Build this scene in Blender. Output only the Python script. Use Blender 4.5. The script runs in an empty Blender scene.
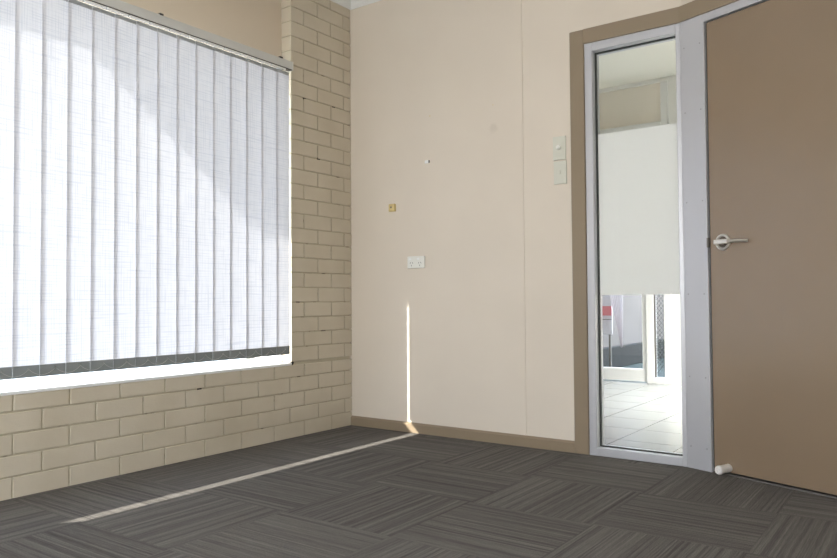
import bpy, bmesh, math, random
from mathutils import Vector, Matrix
random.seed(7)
C = bpy.context.scene.collection
SC = bpy.context.scene

# ---------------------------------------------------------------- camera
cam_d = bpy.data.cameras.new('camera'); cam = bpy.data.objects.new('camera', cam_d); C.objects.link(cam)
SC.camera = cam
YAW, PITCH, ROLL, FPX = 0.62552, 0.02827, -0.007275, 730.75
cam_d.sensor_width = 36.0; cam_d.lens = 36.0 * FPX / 837.0; cam_d.clip_start = 0.05; cam_d.clip_end = 200
rgt = Vector((math.cos(YAW), math.sin(YAW), 0))
fw = Vector((-math.sin(YAW) * math.cos(PITCH), math.cos(YAW) * math.cos(PITCH), math.sin(PITCH)))
upv = rgt.cross(fw)
r2 = rgt * math.cos(ROLL) + upv * math.sin(ROLL)
u2 = -rgt * math.sin(ROLL) + upv * math.cos(ROLL)
CAM = Vector((3.0472, -3.49815, 0.78342))
cam.matrix_world = Matrix((( r2.x, u2.x, -fw.x, CAM.x), (r2.y, u2.y, -fw.y, CAM.y), (r2.z, u2.z, -fw.z, CAM.z), (0, 0, 0, 1)))

# ---------------------------------------------------------------- light
SUN_E, SKY_E, REAR_E, HALL_E = 17.0, 9.8, 74.0, 185.0
w = bpy.data.worlds.new('sky'); SC.world = w; w.use_nodes = True
nt = w.node_tree; nt.nodes.clear()
out = nt.nodes.new('ShaderNodeOutputWorld'); bg = nt.nodes.new('ShaderNodeBackground')
tc = nt.nodes.new('ShaderNodeTexCoord'); sx = nt.nodes.new('ShaderNodeSeparateXYZ'); rp = nt.nodes.new('ShaderNodeValToRGB')
nt.links.new(tc.outputs['Generated'], sx.inputs[0]); nt.links.new(sx.outputs['Z'], rp.inputs[0])
rp.color_ramp.elements[0].position = 0.0; rp.color_ramp.elements[0].color = (1.0, 0.98, 0.95, 1)
rp.color_ramp.elements[1].position = 0.7; rp.color_ramp.elements[1].color = (0.55, 0.72, 1.0, 1)
nt.links.new(rp.outputs[0], bg.inputs[0]); bg.inputs[1].default_value = SKY_E
nt.links.new(bg.outputs[0], out.inputs[0])
sd = bpy.data.lights.new('sun', 'SUN'); sun = bpy.data.objects.new('sun', sd); C.objects.link(sun)
sd.energy = SUN_E; sd.angle = math.radians(0.8); sd.color = (1.0, 0.95, 0.88)
sun.rotation_euler = Vector((1.0, 1.2, -0.9)).to_track_quat('-Z', 'Y').to_euler()
sun.location = (-6, -7, 7)
def area(name, loc, direction, sx_, sy_, e, col):
    d = bpy.data.lights.new(name, 'AREA'); o = bpy.data.objects.new(name, d); C.objects.link(o)
    d.shape = 'RECTANGLE'; d.size = sx_; d.size_y = sy_; d.energy = e; d.color = col
    o.location = loc; o.rotation_euler = Vector(direction).to_track_quat('-Z', 'Y').to_euler()
    return o
# added fill lamp behind the camera, outside an invented rear window
area('rear_fill', (2.2, -4.75, 1.15), (0, 1, -0.5), 2.0, 1.2, REAR_E, (0.95, 0.97, 1.0))
SC.view_settings.view_transform = 'Standard'; SC.view_settings.look = 'None'
SC.view_settings.gamma = 1.0; SC.view_settings.use_curve_mapping = False
SC.view_settings.exposure = -0.05

# ---------------------------------------------------------------- helpers
def bm_obj(name, bm, m, parent=None, smooth=False):
    bmesh.ops.recalc_face_normals(bm, faces=bm.faces)
    me = bpy.data.meshes.new(name); bm.to_mesh(me); bm.free()
    if smooth:
        for p in me.polygons: p.use_smooth = True
    o = bpy.data.objects.new(name, me); C.objects.link(o)
    if m: me.materials.append(m)
    if parent: o.parent = parent
    return o
def box(bm, x0, x1, y0, y1, z0, z1, bev=0.0, M=None, seg=1):
    b = bmesh.new()
    bmesh.ops.create_cube(b, size=1.0)
    for v in b.verts:
        v.co = Vector(((x0 + x1) / 2 + v.co.x * (x1 - x0), (y0 + y1) / 2 + v.co.y * (y1 - y0), (z0 + z1) / 2 + v.co.z * (z1 - z0)))
    if bev: bmesh.ops.bevel(b, geom=b.edges[:], offset=bev, segments=seg, affect='EDGES', profile=0.5)
    if M is not None: bmesh.ops.transform(b, matrix=M, verts=b.verts)
    join(bm, b)
def join(bm, b):
    vm = {}
    for v in b.verts: vm[v] = bm.verts.new(v.co)
    for f in b.faces:
        nf = bm.faces.new([vm[v] for v in f.verts]); nf.smooth = f.smooth
    b.free()
def prism(bm, poly, z0, z1, M=None):
    """plan polygon extruded upwards"""
    n = len(poly); b = bmesh.new()
    lo = [b.verts.new((p[0], p[1], z0)) for p in poly]; hi = [b.verts.new((p[0], p[1], z1)) for p in poly]
    b.faces.new(lo); b.faces.new(hi)
    for i in range(n): b.faces.new((lo[i], lo[(i + 1) % n], hi[(i + 1) % n], hi[i]))
    if M is not None: bmesh.ops.transform(b, matrix=M, verts=b.verts)
    join(bm, b)
def lathe(bm, prof, M=None, seg=32):
    """profile (radius, height) about local z"""
    b = bmesh.new(); rings = []
    for r, h in prof:
        if r < 1e-6: rings.append([b.verts.new((0, 0, h))])
        else: rings.append([b.verts.new((r * math.cos(2 * math.pi * i / seg), r * math.sin(2 * math.pi * i / seg), h)) for i in range(seg)])
    for a, c in zip(rings, rings[1:]):
        for i in range(seg):
            j = (i + 1) % seg
            if len(a) == 1 and len(c) == 1: continue
            if len(a) == 1: b.faces.new((a[0], c[i], c[j]))
            elif len(c) == 1: b.faces.new((a[i], a[j], c[0]))
            else: b.faces.new((a[i], a[j], c[j], c[i]))
    if M is not None: bmesh.ops.transform(b, matrix=M, verts=b.verts)
    join(bm, b)
def tube(bm, pts, rad, seg=8):
    b = bmesh.new(); rings = []
    n = len(pts); pts = [Vector(p) for p in pts]
    for i, p in enumerate(pts):
        t = (pts[min(i + 1, n - 1)] - pts[max(i - 1, 0)]).normalized()
        a = t.cross(Vector((0, 0, 1)));
        if a.length < 1e-3: a = t.cross(Vector((1, 0, 0)))
        a.normalize(); c = t.cross(a)
        r = rad[i] if isinstance(rad, (list, tuple)) else rad
        rings.append([b.verts.new(p + (a * math.cos(2 * math.pi * k / seg) + c * math.sin(2 * math.pi * k / seg)) * r) for k in range(seg)])
    for p, q in zip(rings, rings[1:]):
        for k in range(seg): b.faces.new((p[k], p[(k + 1) % seg], q[(k + 1) % seg], q[k]))
    b.faces.new(rings[0]); b.faces.new(rings[-1])
    join(bm, b)
def struct(o): o['kind'] = 'structure'; return o
def tag(o, label, cat, group=None):
    o['label'] = label; o['category'] = cat
    if group: o['group'] = group
    return o
def empty(name, loc):
    o = bpy.data.objects.new(name, None); C.objects.link(o); o.location = loc; o.empty_display_size = 0.05
    return o
def child(name, bm, m, parent, smooth=False):
    """mesh given in world coordinates, re-based to its parent's origin"""
    pw = Vector((0, 0, 0)); q = parent
    while q: pw += q.location; q = q.parent
    bmesh.ops.translate(bm, vec=-pw, verts=bm.verts)
    return bm_obj(name, bm, m, parent, smooth)

# ---------------------------------------------------------------- materials
def mat(name, col, rough=0.6, spec=0.4, metal=0.0):
    m = bpy.data.materials.new(name); m.use_nodes = True
    b = m.node_tree.nodes['Principled BSDF']
    b.inputs['Base Color'].default_value = (*col, 1); b.inputs['Roughness'].default_value = rough
    b.inputs['Metallic'].default_value = metal; b.inputs['Specular IOR Level'].default_value = spec
    return m
class NB:
    def __init__(s, m): s.t = m.node_tree; s.b = s.t.nodes.get('Principled BSDF')
    def n(s, typ, **k):
        o = s.t.nodes.new(typ)
        for a, v in k.items(): setattr(o, a, v)
        return o
    def l(s, a, b): s.t.links.new(a, b)
    def math(s, op, a, b=None, clamp=False):
        o = s.n('ShaderNodeMath', operation=op); o.use_clamp = clamp
        for i, v in enumerate((a, b)):
            if v is None: continue
            if isinstance(v, (int, float)): o.inputs[i].default_value = v
            else: s.l(v, o.inputs[i])
        return o.outputs[0]
    def noise(s, vec, scale, detail=2, rough=0.5):
        o = s.n('ShaderNodeTexNoise'); o.inputs['Scale'].default_value = scale; o.inputs['Detail'].default_value = detail
        o.inputs['Roughness'].default_value = rough
        if vec is not None: s.l(vec, o.inputs['Vector'])
        return o.outputs[0]
    def mix(s, fac, a, b, mode='MIX'):
        o = s.n('ShaderNodeMix', data_type='RGBA', blend_type=mode)
        if isinstance(fac, (int, float)): o.inputs[0].default_value = fac
        else: s.l(fac, o.inputs[0])
        for i, v in ((6, a), (7, b)):
            if isinstance(v, tuple): o.inputs[i].default_value = (*v, 1)
            else: s.l(v, o.inputs[i])
        return o.outputs[2]
    def bump(s, h, strength=0.2, dist=0.002):
        o = s.n('ShaderNodeBump'); o.inputs['Strength'].default_value = strength; o.inputs['Distance'].default_value = dist
        s.l(h, o.inputs['Height']); s.l(o.outputs[0], s.b.inputs['Normal'])
    def pos(s): return s.n('ShaderNodeNewGeometry').outputs['Position']
    def sep(s, v):
        o = s.n('ShaderNodeSeparateXYZ'); s.l(v, o.inputs[0]); return o.outputs
    def comb(s, x, y, z):
        o = s.n('ShaderNodeCombineXYZ')
        for i, v in enumerate((x, y, z)):
            if isinstance(v, (int, float)): o.inputs[i].default_value = v
            else: s.l(v, o.inputs[i])
        return o.outputs[0]
    def ramp(s, f, p0, p1):
        o = s.n('ShaderNodeMapRange'); o.inputs[1].default_value = p0; o.inputs[2].default_value = p1
        s.l(f, o.inputs[0]); return o.outputs[0]

def painted(name, col, rough=0.55, var=0.04, bump=0.15, scale=60, spec=0.3):
    m = mat(name, col, rough, spec); N = NB(m); P = N.pos()
    f = N.ramp(N.noise(P, 2.5, 3), 0.35, 0.65)
    c2 = tuple(x * (1 - var) for x in col)
    N.l(N.mix(f, col, c2), N.b.inputs['Base Color'])
    N.bump(N.noise(P, scale, 3), bump, 0.001)
    return m
M_wall = painted('cream_wall_paint', (0.67, 0.595, 0.505), 0.5, 0.03, 0.1, 90)
def smudge(m, at, r, amt):
    N = NB(m); P = N.pos(); old = N.b.inputs['Base Color'].links[0].from_socket
    d = N.n('ShaderNodeVectorMath', operation='DISTANCE'); d.inputs[1].default_value = at; N.l(P, d.inputs[0])
    f = N.math('MULTIPLY', N.ramp(N.math('ADD', d.outputs['Value'], N.math('MULTIPLY', N.noise(P, 30, 2), r)), r * 1.5, r * 0.9), amt, clamp=True)
    N.l(N.mix(f, old, (0.40, 0.33, 0.26)), N.b.inputs['Base Color'])
smudge(M_wall, (1.036, 0, 1.729), 0.035, 0.22)
M_beige = painted('beige_panel_paint', (0.60, 0.505, 0.39), 0.6, 0.04, 0.1, 90)
M_ceil = painted('white_ceiling_paint', (0.72, 0.72, 0.70), 0.7, 0.02)
M_brown = painted('tan_trim_gloss', (0.262, 0.202, 0.138), 0.32, 0.05, 0.05, 40, 0.5)
M_door = painted('taupe_door_paint', (0.235, 0.168, 0.110), 0.27, 0.04, 0.08, 30, 0.9)
M_alu = mat('satin_aluminium', (0.54, 0.54, 0.57), 0.36, 0.5, 0.4)
M_aluD = mat('dark_gasket', (0.03, 0.035, 0.03), 0.6)
M_steel = mat('brushed_nickel', (0.72, 0.69, 0.64), 0.28, 0.5, 0.9)
M_white = mat('white_gloss', (0.80, 0.80, 0.79), 0.35)
M_plate = mat('white_switch_plastic', (0.74, 0.73, 0.68), 0.35)
M_plateg = mat('greenish_white_plastic', (0.60, 0.59, 0.51), 0.4)
M_slot = mat('dark_slot', (0.12, 0.11, 0.10), 0.5)
M_rubber = mat('white_rubber', (0.72, 0.69, 0.66), 0.5)
M_rail = mat('grey_aluminium_rail', (0.56, 0.55, 0.52), 0.4, 0.5, 0.0)
M_hang = mat('grey_hanger', (0.33, 0.34, 0.34), 0.5)
M_dark = mat('dark_screw', (0.06, 0.05, 0.045), 0.5)
M_weight = painted('slate_grey_hem_fabric', (0.25, 0.265, 0.265), 0.8, 0.1)
M_chain = mat('beaded_chain_plastic', (0.42, 0.42, 0.40), 0.4)
M_wood = mat('pale_wood_block', (0.62, 0.48, 0.22), 0.55)

def brick_mat():
    m = mat('cream_painted_brick', (0.585, 0.505, 0.385), 0.42, 0.4); N = NB(m); P = N.pos()
    s = N.sep(P)
    v = N.comb(s[0], s[1], s[2])
    stain = N.ramp(N.noise(v, 3.5, 4), 0.4, 0.7)
    c = N.mix(stain, (0.56, 0.495, 0.39), (0.505, 0.44, 0.335))
    N.l(c, N.b.inputs['Base Color'])
    # wire-cut horizontal drag lines plus grain
    sc = N.n('ShaderNodeVectorMath', operation='MULTIPLY'); sc.inputs[1].default_value = (40, 40, 260); N.l(P, sc.inputs[0])
    h = N.math('ADD', N.noise(sc.outputs[0], 1.0, 3), N.math('MULTIPLY', N.noise(P, 45, 4), 1.4))
    N.bump(h, 0.35, 0.0015)
    return m
M_brick = brick_mat()
HOLE_SHADE = ((-0.005, -0.412, 1.978), (-0.005, -0.159, 1.978), (-0.005, -0.294, 1.634), (-0.005, -0.518, 0.426), (-0.005, -1.159, 0.344))   # dark spots painted for the shade inside mortar pockets
def mortar_mat():
    m = mat('painted_mortar', (0.45, 0.39, 0.30), 0.8, 0.1); N = NB(m); P = N.pos()
    f = N.ramp(N.noise(P, 14, 3), 0.62, 0.72)
    c = N.mix(f, (0.45, 0.40, 0.30), (0.20, 0.165, 0.125))
    for q in HOLE_SHADE:
        d = N.n('ShaderNodeVectorMath', operation='DISTANCE'); d.inputs[1].default_value = q; N.l(P, d.inputs[0])
        c = N.mix(N.math('LESS_THAN', d.outputs['Value'], 0.014), c, (0.03, 0.025, 0.02))
    N.l(c, N.b.inputs['Base Color'])
    N.bump(N.noise(P, 200, 2), 0.4, 0.002)
    return m
M_mortar = mortar_mat()

def carpet_mat():
    m = mat('striped_carpet_tile', (0.1, 0.1, 0.1), 0.95, 0.05); N = NB(m); P = N.pos(); s = N.sep(P)
    T = 0.5
    u = N.math('DIVIDE', N.math('ADD', s[0], -0.035 + 5.0), T); v = N.math('DIVIDE', N.math('ADD', s[1], 0.075 + 10.0), T)
    iu = N.math('FLOOR', u); iv = N.math('FLOOR', v)
    par = N.math('MODULO', N.math('ADD', iu, iv), 2.0)          # 0 / 1
    # ix = 4+10, iv = -2+20 -> even = stripes run along x (perpendicular coordinate y)
    perp = N.mix(par, N.comb(s[1], s[1], s[1]), N.comb(s[0], s[0], s[0]))
    along = N.mix(par, N.comb(s[0], s[0], s[0]), N.comb(s[1], s[1], s[1]))
    pp = N.sep(perp)[0]; aa = N.sep(along)[0]
    seed = N.math('ADD', N.math('MULTIPLY', iu, 7.31), N.math('MULTIPLY', iv, 3.77))
    n1 = N.noise(N.comb(N.math('MULTIPLY', pp, 140.0), N.math('MULTIPLY', aa, 0.7), seed), 1.0, 2, 0.6)
    n2 = N.noise(N.comb(N.math('MULTIPLY', pp, 42.0), N.math('MULTIPLY', aa, 0.8), seed), 1.0, 1)
    n3 = N.noise(N.comb(N.math('MULTIPLY', pp, 240.0), N.math('MULTIPLY', aa, 14.0), seed), 1.0, 1)
    st = N.math('ADD', N.math('MULTIPLY', N.ramp(n1, 0.34, 0.66), 0.5), N.math('MULTIPLY', N.ramp(n2, 0.3, 0.7), 0.3))
    st = N.math('ADD', st, N.math('MULTIPLY', N.ramp(n3, 0.3, 0.7), 0.2))
    tile_tone = N.math('MULTIPLY', N.math('SUBTRACT', N.noise(N.comb(N.math('MULTIPLY', iu, 5.7), N.math('MULTIPLY', iv, 3.1), 0.0), 1.0, 0), 0.5), 0.25)
    st = N.math('ADD', st, tile_tone, clamp=True)
    loops = N.noise(P, 300, 2)
    c = N.mix(st, CARPET_D, CARPET_L)
    c = N.mix(N.math('MULTIPLY', N.ramp(loops, 0.36, 0.64), 0.55), c, (0.05, 0.044, 0.043))
    # tile joints
    fu = N.math('ABSOLUTE', N.math('SUBTRACT', N.math('FRACT', u), 0.5)); fv = N.math('ABSOLUTE', N.math('SUBTRACT', N.math('FRACT', v), 0.5))
    edge = N.math('GREATER_THAN', N.math('MAXIMUM', fu, fv), 0.4965)
    c = N.mix(N.math('MULTIPLY', edge, 0.15), c, (0.03, 0.03, 0.03))
    N.l(c, N.b.inputs['Base Color'])
    N.bump(N.math('ADD', loops, N.math('MULTIPLY', n1, 1.2)), 0.7, 0.003)
    return m
CARPET_D, CARPET_L = (0.078, 0.072, 0.067), (0.265, 0.245, 0.222)
M_carpet = carpet_mat()

def tile_mat():
    m = mat('pale_floor_tile', (0.62, 0.63, 0.60), 0.25, 0.5); N = NB(m); s = N.sep(N.pos())
    u = N.math('FRACT', N.math('DIVIDE', N.math('ADD', s[0], 7.0 - 1.2), 0.35)); v = N.math('FRACT', N.math('DIVIDE', N.math('ADD', s[1], 7.3 - 0.465), 0.365))
    mu = N.math('ABSOLUTE', N.math('SUBTRACT', u, 0.5)); mv = N.math('ABSOLUTE', N.math('SUBTRACT', v, 0.5))
    e = N.math('GREATER_THAN', N.math('MAXIMUM', mu, mv), 0.489)
    N.l(N.mix(e, (0.21, 0.217, 0.21), (0.07, 0.065, 0.06)), N.b.inputs['Base Color'])
    return m
M_tile = tile_mat()

def fabric_mat():
    m = bpy.data.materials.new('woven_blind_fabric'); m.use_nodes = True; t = m.node_tree; t.nodes.clear()
    N = NB(m); s = N.sep(N.pos())
    o = N.n('ShaderNodeOutputMaterial'); d = N.n('ShaderNodeBsdfDiffuse'); tr = N.n('ShaderNodeBsdfTranslucent'); ms = N.n('ShaderNodeMixShader')
    # irregular weave: slubby thread lines both ways
    def threads(a, b, per, sd):
        ph = N.math('ADD', N.math('MULTIPLY', a, 6.2832 / per), N.math('MULTIPLY', N.noise(N.comb(N.math('MULTIPLY', a, 45.0), N.math('MULTIPLY', b, 1.5), sd), 1.0, 1), 14.0))
        wv = N.ramp(N.math('SINE', ph), 0.1, 0.9)
        am = N.ramp(N.noise(N.comb(N.math('MULTIPLY', a, 70.0), N.math('MULTIPLY', b, 9.0), sd + 4.0), 1.0, 1), 0.35, 0.65)
        return N.math('MULTIPLY', wv, am)
    f = N.math('ADD', threads(s[2], s[1], 0.013, 1.0), threads(s[1], s[2], 0.011, 2.0), clamp=True)
    c = N.mix(f, (0.66, 0.66, 0.69), (0.56, 0.57, 0.62))
    c2 = N.mix(f, (0.85, 0.865, 0.94), (0.70, 0.72, 0.80))
    N.l(c, d.inputs[0]); N.l(c2, tr.inputs[0])
    ms.inputs[0].default_value = 0.095
    N.l(d.outputs[0], ms.inputs[1]); N.l(tr.outputs[0], ms.inputs[2]); N.l(ms.outputs[0], o.inputs[0])
    return m
M_fabric = fabric_mat()

def glass_mat(name='window_glass', tint=(0.975, 0.985, 0.978)):
    m = bpy.data.materials.new(name); m.use_nodes = True; t = m.node_tree; t.nodes.clear(); N = NB(m)
    o = N.n('ShaderNodeOutputMaterial'); tr = N.n('ShaderNodeBsdfTransparent'); gl = N.n('ShaderNodeBsdfGlossy'); ms = N.n('ShaderNodeMixShader')
    lw = N.n('ShaderNodeLayerWeight'); lw.inputs[0].default_value = 0.5
    fr = N.math('ADD', N.math('MULTIPLY', N.math('POWER', lw.outputs['Facing'], 5.0), 0.6), 0.03)
    tr.inputs[0].default_value = (*tint, 1); gl.inputs['Roughness'].default_value = 0.02
    N.l(fr, ms.inputs[0]); N.l(tr.outputs[0], ms.inputs[1]); N.l(gl.outputs[0], ms.inputs[2]); N.l(ms.outputs[0], o.inputs[0])
    return m
M_glass = glass_mat()
def translucent(name, cd, ct, f):
    m = bpy.data.materials.new(name); m.use_nodes = True; t = m.node_tree; t.nodes.clear(); N = NB(m)
    o = N.n('ShaderNodeOutputMaterial'); d = N.n('ShaderNodeBsdfDiffuse'); tr = N.n('ShaderNodeBsdfTranslucent'); ms = N.n('ShaderNodeMixShader')
    d.inputs[0].default_value = (*cd, 1); tr.inputs[0].default_value = (*ct, 1); ms.inputs[0].default_value = f
    N.l(d.outputs[0], ms.inputs[1]); N.l(tr.outputs[0], ms.inputs[2]); N.l(ms.outputs[0], o.inputs[0])
    return m
M_film = translucent('frosted_film', (0.84, 0.83, 0.83), (0.96, 0.955, 0.96), 0.75)
M_curtain = translucent('sheer_curtain', (0.62, 0.57, 0.58), (0.65, 0.59, 0.60), 0.5)

# ---------------------------------------------------------------- dimensions
CH = 0.086; BL = 0.2346; A0 = 0.188
YJ, YL = -0.525, -3.0            # window opening in the brick wall
SILL, HEAD, WT = 0.425, 2.15, 0.25
CEIL = 2.70
XF, XK, ANG = 1.502, 2.0604, 0.36447
RW, RR = -4.6, 4.55              # rear wall y, right wall x
HY, HC = 3.20, 2.80              # hall far wall, hall ceiling
dv = Vector((math.cos(ANG), -math.sin(ANG), 0)); nv = Vector((-math.sin(ANG), -math.cos(ANG), 0))   # nv points into the room
# local frame of the angled wall: x along it, y towards hall, z up
MD = Matrix(((dv.x, -nv.x, 0, XK), (dv.y, -nv.y, 0, 0), (0, 0, 1, 0), (0, 0, 0, 1)))
TH = math.tan(ANG / 2)
WEND = (RR - XK) / dv.x

# ---------------------------------------------------------------- floor, ceiling
bm = bmesh.new(); yr = WEND * dv.y
prism(bm, [(-0.004, 0), (XK, 0), (RR, yr), (RR, RW), (-0.004, RW)], -0.05, 0.0)
struct(bm_obj('floor', bm, M_carpet))
bm = bmesh.new()
prism(bm, [(-0.10, 0.0), (XK, 0.0), (RR, yr), (RR, RW), (-0.10, RW)], CEIL, CEIL + 0.08)
struct(bm_obj('ceiling', bm, M_ceil))

# ---------------------------------------------------------------- brick wall
wl = bm_obj('wall_left', (lambda b: (box(b, -WT, -0.11, YJ, 0.0, 0, CEIL), box(b, -0.11, -0.005, YJ + 0.004, -0.018, 0, CEIL), box(b, -WT, -0.005, YL, YJ, 0, SILL - 0.012), box(b, -WT, -0.11, RW, YL, 0, CEIL), box(b, -0.11, -0.005, RW, YL - 0.004, 0, CEIL), b)[-1])(bmesh.new()), M_mortar)
struct(wl)
bmb = bmesh.new(); J = 0.0035
def brick(y0, y1, z0, z1):
    if y1 - y0 < 0.02: return
    e = lambda: random.uniform(-0.0008, 0.0008)
    box(bmb, -0.11, 0.0 + e(), y0, y1, z0 + e(), z1 + e(), 0.002)
ncr = int(CEIL / CH) + 1
for k in range(ncr):
    z0 = k * CH + (J if k else 0); z1 = min((k + 1) * CH - J, CEIL)
    if k == 4: z1 = SILL - 0.012
    off = A0 if k % 2 == 0 else A0 - BL / 2
    joints = [-0.0015] + [-(off + BL * i) for i in range(22)]
    segs = [(YJ, 0.0), (RW, YL)] if k >= 5 else [(RW, 0.0)]
    for a, b_ in segs:
        for jr, jl in zip(joints, joints[1:]):
            hi = min(jr - (J if jr < -0.01 else 0), b_); lo = max(jl + J, a)
            if hi - lo > 0.02:
                if abs(lo - YJ) < 0.001 or abs(lo - a) < 0.001: lo = a
                brick(lo, hi, z0, z1)
bk = bm_obj('brickwork', bmb, M_brick, wl)
# panel over the window, set back in the brick recess
bm = bmesh.new(); box(bm, -WT, -0.078, YL, YJ, HEAD, CEIL)
o = bm_obj('lintel_panel', bm, M_beige, wl)

# ---------------------------------------------------------------- back wall + angled wall
bm = bmesh.new(); T = 0.10
box(bm, -1.0, XF + 0.045, 0, T, 0, HC + 0.1)
zt = 2.115
prism(bm, [(XF + 0.045, 0), (XK, 0), (XK + T * TH, T), (XF + 0.045, T)], zt, HC + 0.1)
wb = struct(bm_obj('wall_back', bm, M_wall))
bm = bmesh.new()
prism(bm, [(0, 0), (1.03, 0), (1.03, T), (T * TH * -1 + 0.0, T)], zt, HC + 0.1, MD)
prism(bm, [(1.03, 0), (WEND + 0.05, 0), (WEND + 0.05, T), (1.03, T)], 0, HC + 0.1, MD)
struct(bm_obj('wall_angled', bm, M_wall))
# narrow cover strip over the plasterboard joint
bm = bmesh.new(); box(bm, 1.208, 1.222, -0.004, 0.0, 0.058, CEIL, 0.0008)
t_ = struct(bm_obj('trim_1', bm, M_wall))
bm = bmesh.new(); box(bm, RR, RR + 0.1, RW - 0.1, yr + 0.1, 0, CEIL)
struct(bm_obj('wall_right', bm, M_wall))
bm = bmesh.new()
box(bm, -WT, 1.1, RW - 0.1, RW, 0, CEIL); box(bm, 3.3, RR, RW - 0.1, RW, 0, CEIL)
box(bm, 1.1, 3.3, RW - 0.1, RW, 0, 0.50); box(bm, 1.1, 3.3, RW - 0.1, RW, 1.85, CEIL)
struct(bm_obj('wall_rear', bm, M_wall))
bm = bmesh.new()
for a in ((1.1, 1.15, 0.5, 1.85), (3.25, 3.3, 0.5, 1.85), (2.18, 2.22, 0.55, 1.8)): box(bm, a[0], a[1], RW - 0.08, RW - 0.03, a[2], a[3])
for a in ((0.5, 0.55), (1.8, 1.85)): box(bm, 1.1, 3.3, RW - 0.08, RW - 0.03, a[0], a[1])
w3 = struct(bm_obj('added_fill_window', bm, M_alu))  # added window, unseen, made to go with the rear fill lamp
bm = bmesh.new(); box(bm, 1.15, 3.25, RW - 0.058, RW - 0.052, 0.55, 1.8)
bm_obj('window_pane', bm, M_glass, w3)

# cornice: cove profile along left and back walls and the angled wall
def cove(x0, y0, dx, dy, nx, ny, L, m0, m1):
    """profile in (out from wall, z); mitre factors at both ends"""
    b = bmesh.new(); pr = [(0, CEIL - 0.064), (0.006, CEIL - 0.064)]
    for i in range(7):
        a = i / 6 * math.pi / 2
        pr.append((0.006 + 0.054 * (1 - math.cos(a)), CEIL - 0.058 + 0.052 * math.sin(a)))
    pr += [(0.064, CEIL), (0, CEIL)]
    A = [b.verts.new((x0 + dx * (p[0] * m0) + nx * p[0], y0 + dy * (p[0] * m0) + ny * p[0], p[1])) for p in pr]
    B = [b.verts.new((x0 + dx * (L - p[0] * m1) + nx * p[0], y0 + dy * (L - p[0] * m1) + ny * p[0], p[1])) for p in pr]
    n = len(pr)
    for i in range(n): b.faces.new((A[i], A[(i + 1) % n], B[(i + 1) % n], B[i]))
    b.faces.new(A); b.faces.new(B)
    return b
bm = bmesh.new()
join(bm, cove(0, RW, 0, 1, 1, 0, -RW, 0, 1))
join(bm, cove(0, 0, 1, 0, 0, -1, XK, 1, TH))
join(bm, cove(XK, 0, dv.x, dv.y, nv.x, nv.y, WEND, TH, 0))
struct(bm_obj('trim_2', bm, M_ceil))

# baseboard
bm = bmesh.new(); hb = 0.0586
b = bmesh.new(); pr = [(0, 0), (-0.016, 0), (-0.016, hb - 0.010), (-0.006, hb), (0, hb)]
A = [b.verts.new((0.0, y, z)) for y, z in pr]; B = [b.verts.new((XF, y, z)) for y, z in pr]
for i in range(5): b.faces.new((A[i], A[(i + 1) % 5], B[(i + 1) % 5], B[i]))
b.faces.new(A); b.faces.new(B); join(bm, b)
struct(bm_obj('baseboard_back', bm, M_brown))
bm = bmesh.new(); box(bm, 1.105, WEND - 0.03, -0.016, 0, 0, hb, 0.002, MD)
struct(bm_obj('baseboard_angled', bm, M_brown))

# architrave (tan) round sidelight and door
ta = 0.020; z_in, z_out = 2.078, 2.152
bm = bmesh.new()
box(bm, XF, XF + 0.076, -ta, 0, 0, z_out, 0.003)
prism(bm, [(XF + 0.076, 0), (XK, 0), (XK - ta * TH, -ta), (XF + 0.076, -ta)], z_in, z_out)
prism(bm, [(0, 0), (1.09, 0), (1.09, -ta), (ta * TH, -ta)], z_in, z_out, MD)
box(bm, 1.023, 1.09, -ta, 0, 0, z_in, 0.0, MD)
struct(bm_obj('trim_3', bm, M_brown))

bm = bmesh.new(); box(bm, 0.120, 1.0, -0.002, 0.085, 0.0, 0.006, 0, MD)  # dark strip added under the door in place of the gap's shade
struct(bm_obj('door_foot_shade', bm, M_slot))
bm = bmesh.new(); box(bm, 0.129, 0.958, 0.036, 0.05, 0.0, 0.02, 0, MD)  # further dark strip behind the leaf, standing in for shade at its foot
struct(bm_obj('door_foot_shade_back', bm, M_aluD))
# ---------------------------------------------------------------- sidelight
fr0, fr1 = 1.579, 2.058
px0, px1, pz0, pz1 = 1.619, 2.036, 0.040, 2.034
bm = bmesh.new(); f0, f1 = -0.012, 0.085
box(bm, fr0, px0, f0, f1, 0, z_in, 0.002); box(bm, px1, fr1, f0, f1, 0, z_in, 0.002)
box(bm, px0, px1, f0, f1, 0, pz0, 0.002); box(bm, px0, px1, f0, f1, pz1, z_in, 0.002)
w2 = struct(bm_obj('window_2', bm, M_alu))
bm = bmesh.new(); g = 0.005
box(bm, px0, px0 + g, 0.028, 0.046, pz0, pz1); box(bm, px1 - g, px1, 0.028, 0.046, pz0, pz1)
box(bm, px0 + g, px1 - g, 0.028, 0.046, pz0, pz0 + g); box(bm, px0 + g, px1 - g, 0.028, 0.046, pz1 - g, pz1)
o = bm_obj('glazing_gasket', bm, M_aluD, w2); o['label'] = 'dark rubber gasket'
bm = bmesh.new(); box(bm, px0 + g, px1 - g, 0.034, 0.040, pz0 + g, pz1 - g)
bm_obj('window_pane', bm, M_glass, w2)
bm = bmesh.new(); box(bm, px0 + g + 0.002, px1 - g - 0.002, 0.0405, 0.0412, 0.800, 1.618)
o = bm_obj('frosted_film', bm, M_film, w2); o['label'] = 'frosted white privacy film across the middle of the glass'

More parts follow.
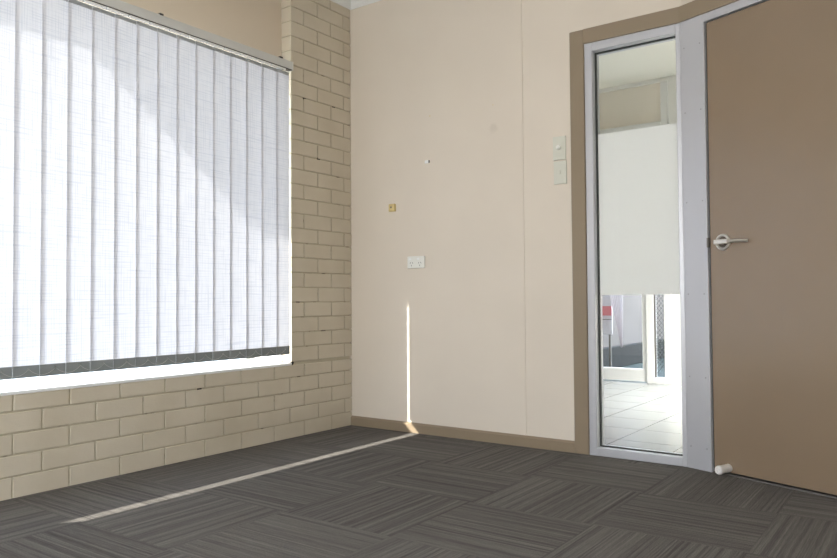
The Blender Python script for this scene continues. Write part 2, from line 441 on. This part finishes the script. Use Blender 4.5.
# ---------------------------------------------------------------- door frame (angled wall)
bm = bmesh.new()
prism(bm, [(0.0 + 0.012 * TH, -0.012), (0.120, -0.012), (0.120, 0.085), (0.002, 0.085)], 0, z_in, MD)
box(bm, 0.120, 0.1305, -0.016, 0.06, 0, 2.047, 0.0015, MD)
box(bm, 0.120, 1.022, -0.012, 0.085, 2.047, z_in, 0.0015, MD)
box(bm, 0.129, 1.022, -0.016, 0.06, 2.039, 2.047, 0.001, MD)
box(bm, 0.958, 1.022, -0.012, 0.085, 0, 2.039, 0.0015, MD)
box(bm, 0.129, 0.958, 0.048, 0.06, 2.02, 2.039, 0.0, MD)
df = struct(bm_obj('door_1', bm, M_alu))
bm = bmesh.new()
for x in (0.022, 0.106):
    for z in (0.10, 0.42, 0.80, 1.225, 1.645, 1.95):
        lathe(bm, [(0, 0.0016), (0.003, 0.0012), (0.0035, 0)], MD @ Matrix.Translation((x, -0.012, z)) @ Matrix.Rotation(math.pi / 2, 4, 'X'), 10)
o = bm_obj('cover_plate_screws', bm, mat('dull_screw', (0.34, 0.34, 0.35), 0.4, 0.5, 0.3), df); o['kind'] = 'stuff'
# door leaf
bm = bmesh.new(); box(bm, 0.137, 0.955, -0.004, 0.036, 0.014, 2.034, 0.0015, MD)
sg_ = bmesh.new(); box(sg_, 0.1307, 0.1367, 0.001, 0.035, 0.008, 2.034, 0, MD); box(sg_, 0.137, 0.955, 0.001, 0.035, 2.0343, 2.0387, 0, MD); bm_obj('door_gap_shade', sg_, M_aluD, df)  # dark filler in the door gap, coloured as the shade there
leaf = bm_obj('door_leaf', bm, M_door, df); leaf['label'] = 'taupe painted flush door leaf'
# handle
hz = 1.029; hw = 0.203
R = Matrix.Rotation(math.pi / 2, 4, 'X')
hb_ = bmesh.new()
lathe(hb_, [(0.024, 0.004), (0.025, 0.009), (0.034, 0.009), (0.0365, 0.007), (0.037, 0)], MD @ Matrix.Translation((hw, -0.004, hz)) @ R, 40)
rose = bm_obj('door_handle', hb_, M_steel, leaf, True); rose['label'] = 'brushed nickel lever handle on a round rose'
hb_ = bmesh.new(); lathe(hb_, [(0, 0.004), (0.0265, 0.004), (0.0265, 0)], MD @ Matrix.Translation((hw, -0.004, hz)) @ R, 32)
bm_obj('rose_centre', hb_, mat('dark_bronze', (0.12, 0.10, 0.08), 0.4, 0.5, 0.5), rose)
hb_ = bmesh.new()
lathe(hb_, [(0.011, 0), (0.011, 0.030), (0, 0.030)], MD @ Matrix.Translation((hw, -0.008, hz)) @ R, 20)
box(hb_, hw - 0.022, hw + 0.044, -0.046, -0.033, hz - 0.0105, hz + 0.0105, 0.003, MD, 2)
tube(hb_, [MD @ Vector(p) for p in ((hw + 0.040, -0.040, hz), (hw + 0.07, -0.040, hz), (hw + 0.10, -0.037, hz - 0.001), (hw + 0.132, -0.030, hz - 0.002))], [0.0085, 0.008, 0.0075, 0.006], 12)
bm_obj('lever', hb_, M_steel, rose)
hb_ = bmesh.new(); box(hb_, 0.1275, 0.1365, -0.0175, 0.0, hz - 0.020, hz + 0.024, 0, MD)
bm_obj('strike_plate', hb_, M_slot, df)
# door stop screwed to the foot of the leaf
hb_ = bmesh.new()
lathe(hb_, [(0.0180, 0), (0.0180, 0.055), (0.0195, 0.059), (0.0195, 0.072), (0.0165, 0.078), (0.006, 0.080), (0.005, 0.077), (0, 0.077)], MD @ Matrix.Translation((0.208, -0.004, 0.033)) @ R, 32)
o = bm_obj('door_stop', hb_, M_rubber, leaf, True); o['label'] = 'white rubber cylindrical door buffer'

# ---------------------------------------------------------------- window in brick wall
bm = bmesh.new(); fx0, fx1 = -0.235, -0.185; fw_ = 0.022
box(bm, fx0, fx1, YJ - fw_, YJ, SILL + 0.0, HEAD, 0.002); box(bm, fx0, fx1, YL, YL + fw_, SILL, HEAD, 0.002)
box(bm, fx0, fx1, YL + fw_, YJ - fw_, SILL, SILL + 0.022, 0.002); box(bm, fx0, fx1, YL + fw_, YJ - fw_, HEAD - 0.04, HEAD, 0.002)
box(bm, -0.185, -0.079, YJ - 0.010, YJ + 0.0005, SILL + 0.003, HEAD, 0.001)
w1 = struct(bm_obj('window_1', bm, M_white))
bm = bmesh.new(); box(bm, -0.213, -0.207, YL + fw_, YJ - fw_, SILL + 0.022, HEAD - 0.04)
bm_obj('window_pane', bm, M_glass, w1)
bm = bmesh.new(); box(bm, -0.185, 0.003, YL, YJ, SILL - 0.012, SILL + 0.003, 0.003, None, 2)
o = bm_obj('window_sill', bm, M_white, w1); o['label'] = 'white window sill board'

# ---------------------------------------------------------------- vertical blind
vb = empty('vertical_blind', (0.0, (YJ + YL) / 2, SILL + 0.003))
tag(vb, 'white vertical blind with grey weighted hems hanging across the window in the brick wall', 'blind')
bm = bmesh.new(); zb = 2.108
box(bm, -0.022, 0.020, YL + 0.004, YJ - 0.003, zb + 0.006, zb + 0.052, 0.003, None, 2)
hr = child('headrail', bm, M_rail, vb)
bm = bmesh.new(); box(bm, -0.016, 0.0185, YL + 0.01, YJ - 0.006, zb + 0.0015, zb + 0.006)
child('track_slot', bm, M_dark, hr)
bm = bmesh.new(); box(bm, -0.023, 0.022, YJ - 0.005, YJ - 0.0015, zb + 0.002, zb + 0.053, 0.001)
child('end_cap', bm, M_plate, hr)
bm = bmesh.new()
bm.free()
for y in (-0.62, -1.40, -2.18, -2.92):
    bm = bmesh.new(); box(bm, 0.0, 0.024, y - 0.011, y + 0.011, zb + 0.050, zb + 0.059, 0.002)
    child('mounting_bracket', bm, M_dark, hr)
PIT = 0.1098; J0 = -0.636; VW = 0.127
VB, VT = 0.477, 2.098
nv_ = 21
def vane_mesh(width, z0, z1, mname, thick=None):
    b = bmesh.new(); nseg = 8; cols = []
    for i in range(nseg + 1):
        t = i / nseg - 0.5
        cols.append((0.002 * (1 - 4 * t * t), t * width))
    A = [b.verts.new((c[0], c[1], z0)) for c in cols]; B = [b.verts.new((c[0], c[1], z1)) for c in cols]
    for i in range(nseg): b.faces.new((A[i], A[i + 1], B[i + 1], B[i]))
    return b
def mesh_of(b, name, m, smooth=True):
    me = bpy.data.meshes.new(name); b.to_mesh(me); b.free(); me.materials.append(m)
    for p in me.polygons: p.use_smooth = smooth
    return me
me_v = mesh_of(vane_mesh(VW, -(VT - VB) / 2, (VT - VB) / 2, 'v'), 'vane', M_fabric)
me_vn = mesh_of(vane_mesh(0.105, -(VT - VB) / 2, (VT - VB) / 2, 'v'), 'vane', M_fabric)
def solid_hem(width, h, t):
    b = bmesh.new(); box(b, -t / 2 + 0.0015, t / 2 + 0.0015, -width / 2, width / 2, -h / 2, h / 2, 0.001); return b
me_w = mesh_of(solid_hem(VW - 0.003, 0.049, 0.005), 'bottom_weight', M_weight, False)
me_wn = mesh_of(solid_hem(0.103, 0.049, 0.005), 'bottom_weight', M_weight, False)
me_t = mesh_of(solid_hem(VW - 0.004, 0.018, 0.005), 'top_hanger', M_hang, False)
me_tn = mesh_of(solid_hem(0.096, 0.018, 0.005), 'top_hanger', M_hang, False)
zc = (VT + VB) / 2 - vb.location.z
for k in range(nv_):
    yc = J0 + PIT / 2 - PIT * k if k else J0 - 0.0085 + 0.0525
    tilt = math.radians(2.6 + random.uniform(-0.4, 0.4))
    if k == 0: tilt = math.radians(2.6)
    v = bpy.data.objects.new('vane', me_v if k else me_vn); C.objects.link(v); v.parent = vb
    v.location = (0.0, yc - vb.location.y, zc); v.rotation_euler = (0, 0, tilt)
    h = (VT - VB) / 2
    q = bpy.data.objects.new('bottom_weight', me_w if k else me_wn); C.objects.link(q); q.parent = v; q.location = (0, 0, -h + 0.0247)
    q['label'] = 'grey weighted hem of the vane'
    q = bpy.data.objects.new('top_hanger', me_t if k else me_tn); C.objects.link(q); q.parent = v; q.location = (0.001, 0, h - 0.0092)
# spacer links under the track and the bottom chain
bm = bmesh.new()
for k in range(nv_ - 1):
    y = J0 + PIT / 2 - PIT * k
    box(bm, 0.011, 0.0175, y - PIT + 0.003, y - 0.003, zb - 0.0075, zb + 0.0010)
sl = child('spacer_links', bm, M_white, vb); sl['label'] = 'white plastic spacer links under the track'
bm = bmesh.new()
for k in range(nv_ - 1):
    y = J0 + PIT / 2 - PIT * k
    pts = []
    for i in range(11):
        t = i / 10
        pts.append((0.0085 + 0.003 * math.sin(math.pi * t), y - PIT * t, VB + 0.034 - 0.026 * math.sin(math.pi * t) ** 0.8))
    tube(bm, pts, 0.0011, 6)
    lathe(bm, [(0.004, -0.002), (0.004, 0.002)], Matrix.Translation((0.0075, y, VB + 0.034)) @ Matrix.Rotation(math.pi / 2, 4, 'Y'), 8)
ch = child('bottom_chain', bm, M_chain, vb); ch['label'] = 'looped grey bottom chain'

# ---------------------------------------------------------------- things on the back wall
def place(o, x, z): o.location = (x, 0, z)
# double power outlet
po = empty('power_outlet', (0.508, 0.0, 1.005)); tag(po, 'white double power outlet with two rocker switches low on the cream wall', 'power outlet')
bm = bmesh.new(); box(bm, 0.446, 0.570, -0.011, 0, 0.969, 1.041, 0.004, None, 3)
child('cover_plate', bm, M_plate, po)
for x in (0.478, 0.538):
    bm = bmesh.new(); box(bm, x - 0.020, x - 0.002, -0.0135, -0.0108, 1.018, 1.030, 0.0015); child('rocker_switch', bm, M_white, po)
    bm = bmesh.new()
    for sx_, a in ((-0.008, 0.5), (0.008, -0.5)):
        Mx = Matrix.Translation((x + sx_, -0.0112, 1.001)) @ Matrix.Rotation(a, 4, 'Y')
        box(bm, -0.0014, 0.0014, -0.0006, 0.0006, -0.0045, 0.0045, 0, Mx)
    box(bm, x - 0.0014, x + 0.0014, -0.0118, -0.0106, 0.981, 0.990)
    child('socket', bm, M_slot, po)
# two switch plates
def switch(x0, x1, z0, z1, label, dial):
    e = empty('light_switch', ((x0 + x1) / 2, 0, (z0 + z1) / 2)); tag(e, label, 'light switch', 'stacked switch plates beside the sidelight')
    bm = bmesh.new(); box(bm, x0, x1, -0.010, 0, z0, z1, 0.003, None, 3); child('cover_plate', bm, M_plateg, e)
    bm = bmesh.new(); box(bm, x0 + 0.012, x1 - 0.012, -0.0118, -0.0098, z0 + 0.018, z1 - 0.018, 0.001); child('centre_panel', bm, M_plateg, e)
    xc, zc_ = (x0 + x1) / 2, (z0 + z1) / 2
    if dial:
        bm = bmesh.new(); lathe(bm, [(0.012, 0), (0.011, 0.014), (0.009, 0.016), (0, 0.016)], Matrix.Translation((xc, -0.0115, zc_ + 0.002)) @ R, 24)
        k = child('dimmer_knob', bm, M_plate, e)
    else:
        bm = bmesh.new(); box(bm, xc - 0.006, xc + 0.006, -0.0150, -0.0115, zc_ - 0.010, zc_ + 0.010, 0.001); child('rocker', bm, M_plateg, e)
switch(1.398, 1.470, 1.503, 1.626, 'upper white switch plate with a round dimmer knob beside the tan architrave', True)
switch(1.401, 1.473, 1.377, 1.497, 'lower white switch plate with a small rocker below the dimmer plate', False)
# wood block with a screw
bm = bmesh.new(); box(bm, 0.313, 0.358, -0.020, 0, 1.318, 1.364, 0.004, None, 2)
blk = bm_obj('wall_block', bm, M_wood); tag(blk, 'small square yellowish block fixed to the cream wall near the corner', 'wall block')
bm = bmesh.new(); lathe(bm, [(0, 0.002), (0.005, 0.0015), (0.006, 0)], Matrix.Translation((0.333, -0.020, 1.343)) @ R, 14)
bm_obj('screw_head', bm, M_slot, blk)
# small cable clip
bm = bmesh.new(); box(bm, 0.576, 0.604, -0.008, 0, 1.583, 1.601, 0.002)
clp = bm_obj('cable_clip', bm, M_white); tag(clp, 'tiny white clip with a dark end high on the cream wall', 'clip')
bm = bmesh.new(); box(bm, 0.604, 0.609, -0.009, 0, 1.584, 1.600, 0.001)
bm_obj('clip_end', bm, M_slot, clp)
# nail holes
def nail(x, z, r, label):
    bm = bmesh.new(); lathe(bm, [(0, 0.002), (r, 0.0012), (r, 0)], Matrix.Translation((x, 0, z)) @ R, 10)
    tag(bm_obj('nail_head', bm, M_wood), label, 'nail', 'nail heads in the cream wall')
nail(0.612, 1.861, 0.004, 'tiny nail head in the cream wall straight above the white clip')
nail(1.037, 1.857, 0.003, 'tiny nail head high in the cream wall left of the panel joint')

# ---------------------------------------------------------------- hall behind the glass
M_hall = painted('hall_white_paint', (0.86, 0.85, 0.82), 0.5, 0.01)
M_hceil = painted('hall_cream_ceiling', (0.84, 0.82, 0.74), 0.7, 0.01)
M_hbeige = painted('hall_transom_beige', (0.86, 0.80, 0.71), 0.5, 0.03)
HX0, HX1 = -0.9, 4.7
bm = bmesh.new()
prism(bm, [(HX0, 0.0), (XK, 0.0), (HX1, (HX1 - XK) * -math.tan(ANG)), (HX1, HY), (HX0, HY)], -0.055, -0.002)
fo = struct(bm_obj('floor_hall', bm, M_tile))
bm = bmesh.new(); prism(bm, [(HX0, T), (XK, T), (HX1, -0.95), (HX1, HY), (HX0, HY)], HC, HC + 0.05); struct(bm_obj('ceiling_hall', bm, M_hceil))
bm = bmesh.new(); box(bm, HX0 - 0.1, HX0, 0, HY + 0.1, 0, HC); struct(bm_obj('wall_hall_left', bm, M_hall))
bm = bmesh.new(); box(bm, HX1, HX1 + 0.1, -1.1, HY + 0.1, 0, HC); struct(bm_obj('wall_hall_right', bm, M_hall))
bm = bmesh.new(); box(bm, 1.03, HX1, HY, HY + 0.1, 0, HC); box(bm, HX0, -0.45, HY, HY + 0.1, 0, HC)
box(bm, -0.45, 1.03, HY, HY + 0.1, 2.765, HC)
struct(bm_obj('wall_hall_far', bm, M_hall))
# far glazed door with narrow side pane and transom
bm = bmesh.new()
box(bm, 0.800, 0.868, HY - 0.02, HY + 0.08, 0, 2.30, 0.003); box(bm, 0.965, 1.03, HY - 0.02, HY + 0.08, 0, 2.765, 0.003)
box(bm, 0.868, 0.965, HY - 0.02, HY + 0.08, 0, 0.055, 0.003)
box(bm, -0.45, -0.40, HY - 0.02, HY + 0.08, 0, 2.765, 0.003); box(bm, -0.40, 0.965, HY - 0.02, HY + 0.08, 2.30, 2.40, 0.003)
d2 = struct(bm_obj('door_2', bm, M_white))
bm = bmesh.new()
box(bm, -0.395, 0.797, HY, HY + 0.045, 0.012, 0.128, 0.003); box(bm, -0.395, -0.30, HY, HY + 0.045, 0.128, 2.295, 0.003)
box(bm, 0.757, 0.797, HY, HY + 0.045, 0.128, 2.295, 0.003); box(bm, -0.30, 0.757, HY, HY + 0.045, 2.19, 2.295, 0.003)
lf = bm_obj('door_leaf', bm, M_white, d2)
bm = bmesh.new(); box(bm, -0.30, 0.757, HY + 0.02, HY + 0.025, 0.128, 2.19); bm_obj('door_pane', bm, M_glass, lf)
bm = bmesh.new(); box(bm, 0.868, 0.965, HY + 0.03, HY + 0.035, 0.055, 2.30); bm_obj('side_pane', bm, M_glass, d2)
bm = bmesh.new(); box(bm, -0.40, 0.965, HY + 0.02, HY + 0.04, 2.40, 2.765); bm_obj('transom_panel', bm, M_hbeige, d2)
bm = bmesh.new(); box(bm, 0.868, 0.880, HY + 0.0, HY + 0.03, 0.055, 2.30); bm_obj('pane_gasket', bm, M_slot, d2)
# diamond security mesh behind the narrow pane
bm = bmesh.new(); st = 0.045
for s_ in (-1, 1):
    for i in range(60):
        z = 0.0 + i * st
        x0, x1 = 0.872, 0.963
        tube(bm, [(x0, HY + 0.06, z if s_ > 0 else z + (x1 - x0) * 1.3), (x1, HY + 0.06, z + (x1 - x0) * 1.3 if s_ > 0 else z)], 0.0035, 5)
bmesh.ops.delete(bm, geom=[v for v in bm.verts if v.co.z < 0.06 or v.co.z > 2.28], context='VERTS')
bm_obj('security_mesh', bm, mat('grey_mesh', (0.20, 0.21, 0.21), 0.5), d2)
# curtain gathered behind the far door glass
bm = bmesh.new(); rows = 24; cols = 40
grid = []
for j in range(rows + 1):
    z = 0.30 + (2.15 - 0.30) * j / rows; t = j / rows; row = []
    wd = 0.012 + 0.45 * t; cx_ = 0.455 - wd / 2 + 0.02 * math.sin(3.1 * t)
    for i in range(cols + 1):
        u = i / cols - 0.5
        row.append(bm.verts.new((cx_ + u * wd, HY + 0.30 + 0.015 * math.sin(i * 1.1) * (0.4 + t), z)))
    grid.append(row)
for a, b_ in zip(grid, grid[1:]):
    for i in range(cols): bm.faces.new((a[i], a[i + 1], b_[i + 1], b_[i]))
cu = bm_obj('sheer_curtain', bm, M_curtain, None, True); tag(cu, 'pale pinkish sheer curtain hanging behind the far glass door', 'curtain')

bm = bmesh.new(); tube(bm, [(-0.42, HY + 0.30, 2.155), (0.98, HY + 0.30, 2.155)], 0.010, 12); box(bm, -0.42, -0.40, HY + 0.08, HY + 0.31, 2.14, 2.17); box(bm, 0.97, 0.985, HY + 0.08, HY + 0.31, 2.14, 2.17)
rod = child('curtain_rod', bm, M_white, cu)
# added fill light for the hall, with a made-up housing out of view
hl = empty('hall_fill_fixture', (2.2, 2.4, HC)); hl['kind'] = 'structure'
bm = bmesh.new(); box(bm, 1.6, 2.8, 2.1, 2.7, HC - 0.05, HC, 0.004); child('fill_housing', bm, M_white, hl)
hl_ = area('hall_fill', (2.2, 2.4, HC - 0.06), (0, 0, -1), 1.1, 0.5, HALL_E, (1.0, 0.98, 0.95)); hl_.data.spread = math.radians(88)
# ---------------------------------------------------------------- outdoors
M_conc = painted('outdoor_concrete', (0.42, 0.43, 0.40), 0.8, 0.1)
bm = bmesh.new(); box(bm, -14, -WT, -12, 10, -0.12, -0.06); struct(bm_obj('ground_outside', bm, M_conc))
bm = bmesh.new(); box(bm, -WT, 8, HY + 0.1, 9, -0.12, -0.06); struct(bm_obj('ground_rear', bm, painted('green_grey_paving', (0.055, 0.068, 0.06), 0.8, 0.2)))
# deep porch roof whose edge throws the slanting shadow on the blind
bm = bmesh.new(); box(bm, -1.517, -WT, -2.56, 4.0, 2.50, 2.62)
struct(bm_obj('porch_roof', bm, M_ceil))
bm = bmesh.new(); box(bm, -WT - 0.02, RR + 0.2, RW - 0.3, HY + 0.2, 2.90, 3.0); struct(bm_obj('roof', bm, M_conc))
bm = bmesh.new(); box(bm, -0.35, -0.25, HY + 0.25, 9, -0.06, 2.0); pn = bm_obj('side_fence', bm, painted('grey_lilac_screen', (0.14, 0.122, 0.115), 0.7, 0.2))
tag(pn, 'grey lilac fence running away beside the path outside the far glass door', 'fence')
bm = bmesh.new(); box(bm, -0.25, -0.20, HY + 0.25, 9, -0.06, 0.20, 0.01); kb = bm_obj('kerb', bm, painted('dark_kerb', (0.014, 0.015, 0.015), 0.8, 0.2))
tag(kb, 'low dark kerb at the foot of the grey lilac fence outside', 'kerb')
sg = empty('sign_board', (-0.02, 4.0, -0.06)); tag(sg, 'white board with a red stripe standing outside the far glass door', 'sign board')
bm = bmesh.new(); box(bm, -0.19, 0.17, 3.98, 4.00, 0.40, 1.30, 0.004); child('board', bm, mat('board_white', (0.50, 0.46, 0.48), 0.5), sg)
bm = bmesh.new(); box(bm, -0.185, 0.165, 3.976, 3.98, 0.60, 0.70); child('red_stripe', bm, mat('board_red', (0.50, 0.13, 0.145), 0.5), sg)
bm = bmesh.new(); box(bm, -0.185, 0.165, 3.976, 3.98, 0.555, 0.563); child('grey_line', bm, M_slot, sg)
for x in (-0.17, 0.13):
    bm = bmesh.new(); box(bm, x, x + 0.02, 3.985, 4.005, -0.06, 0.40); child('leg', bm, M_slot, sg)
print('built')
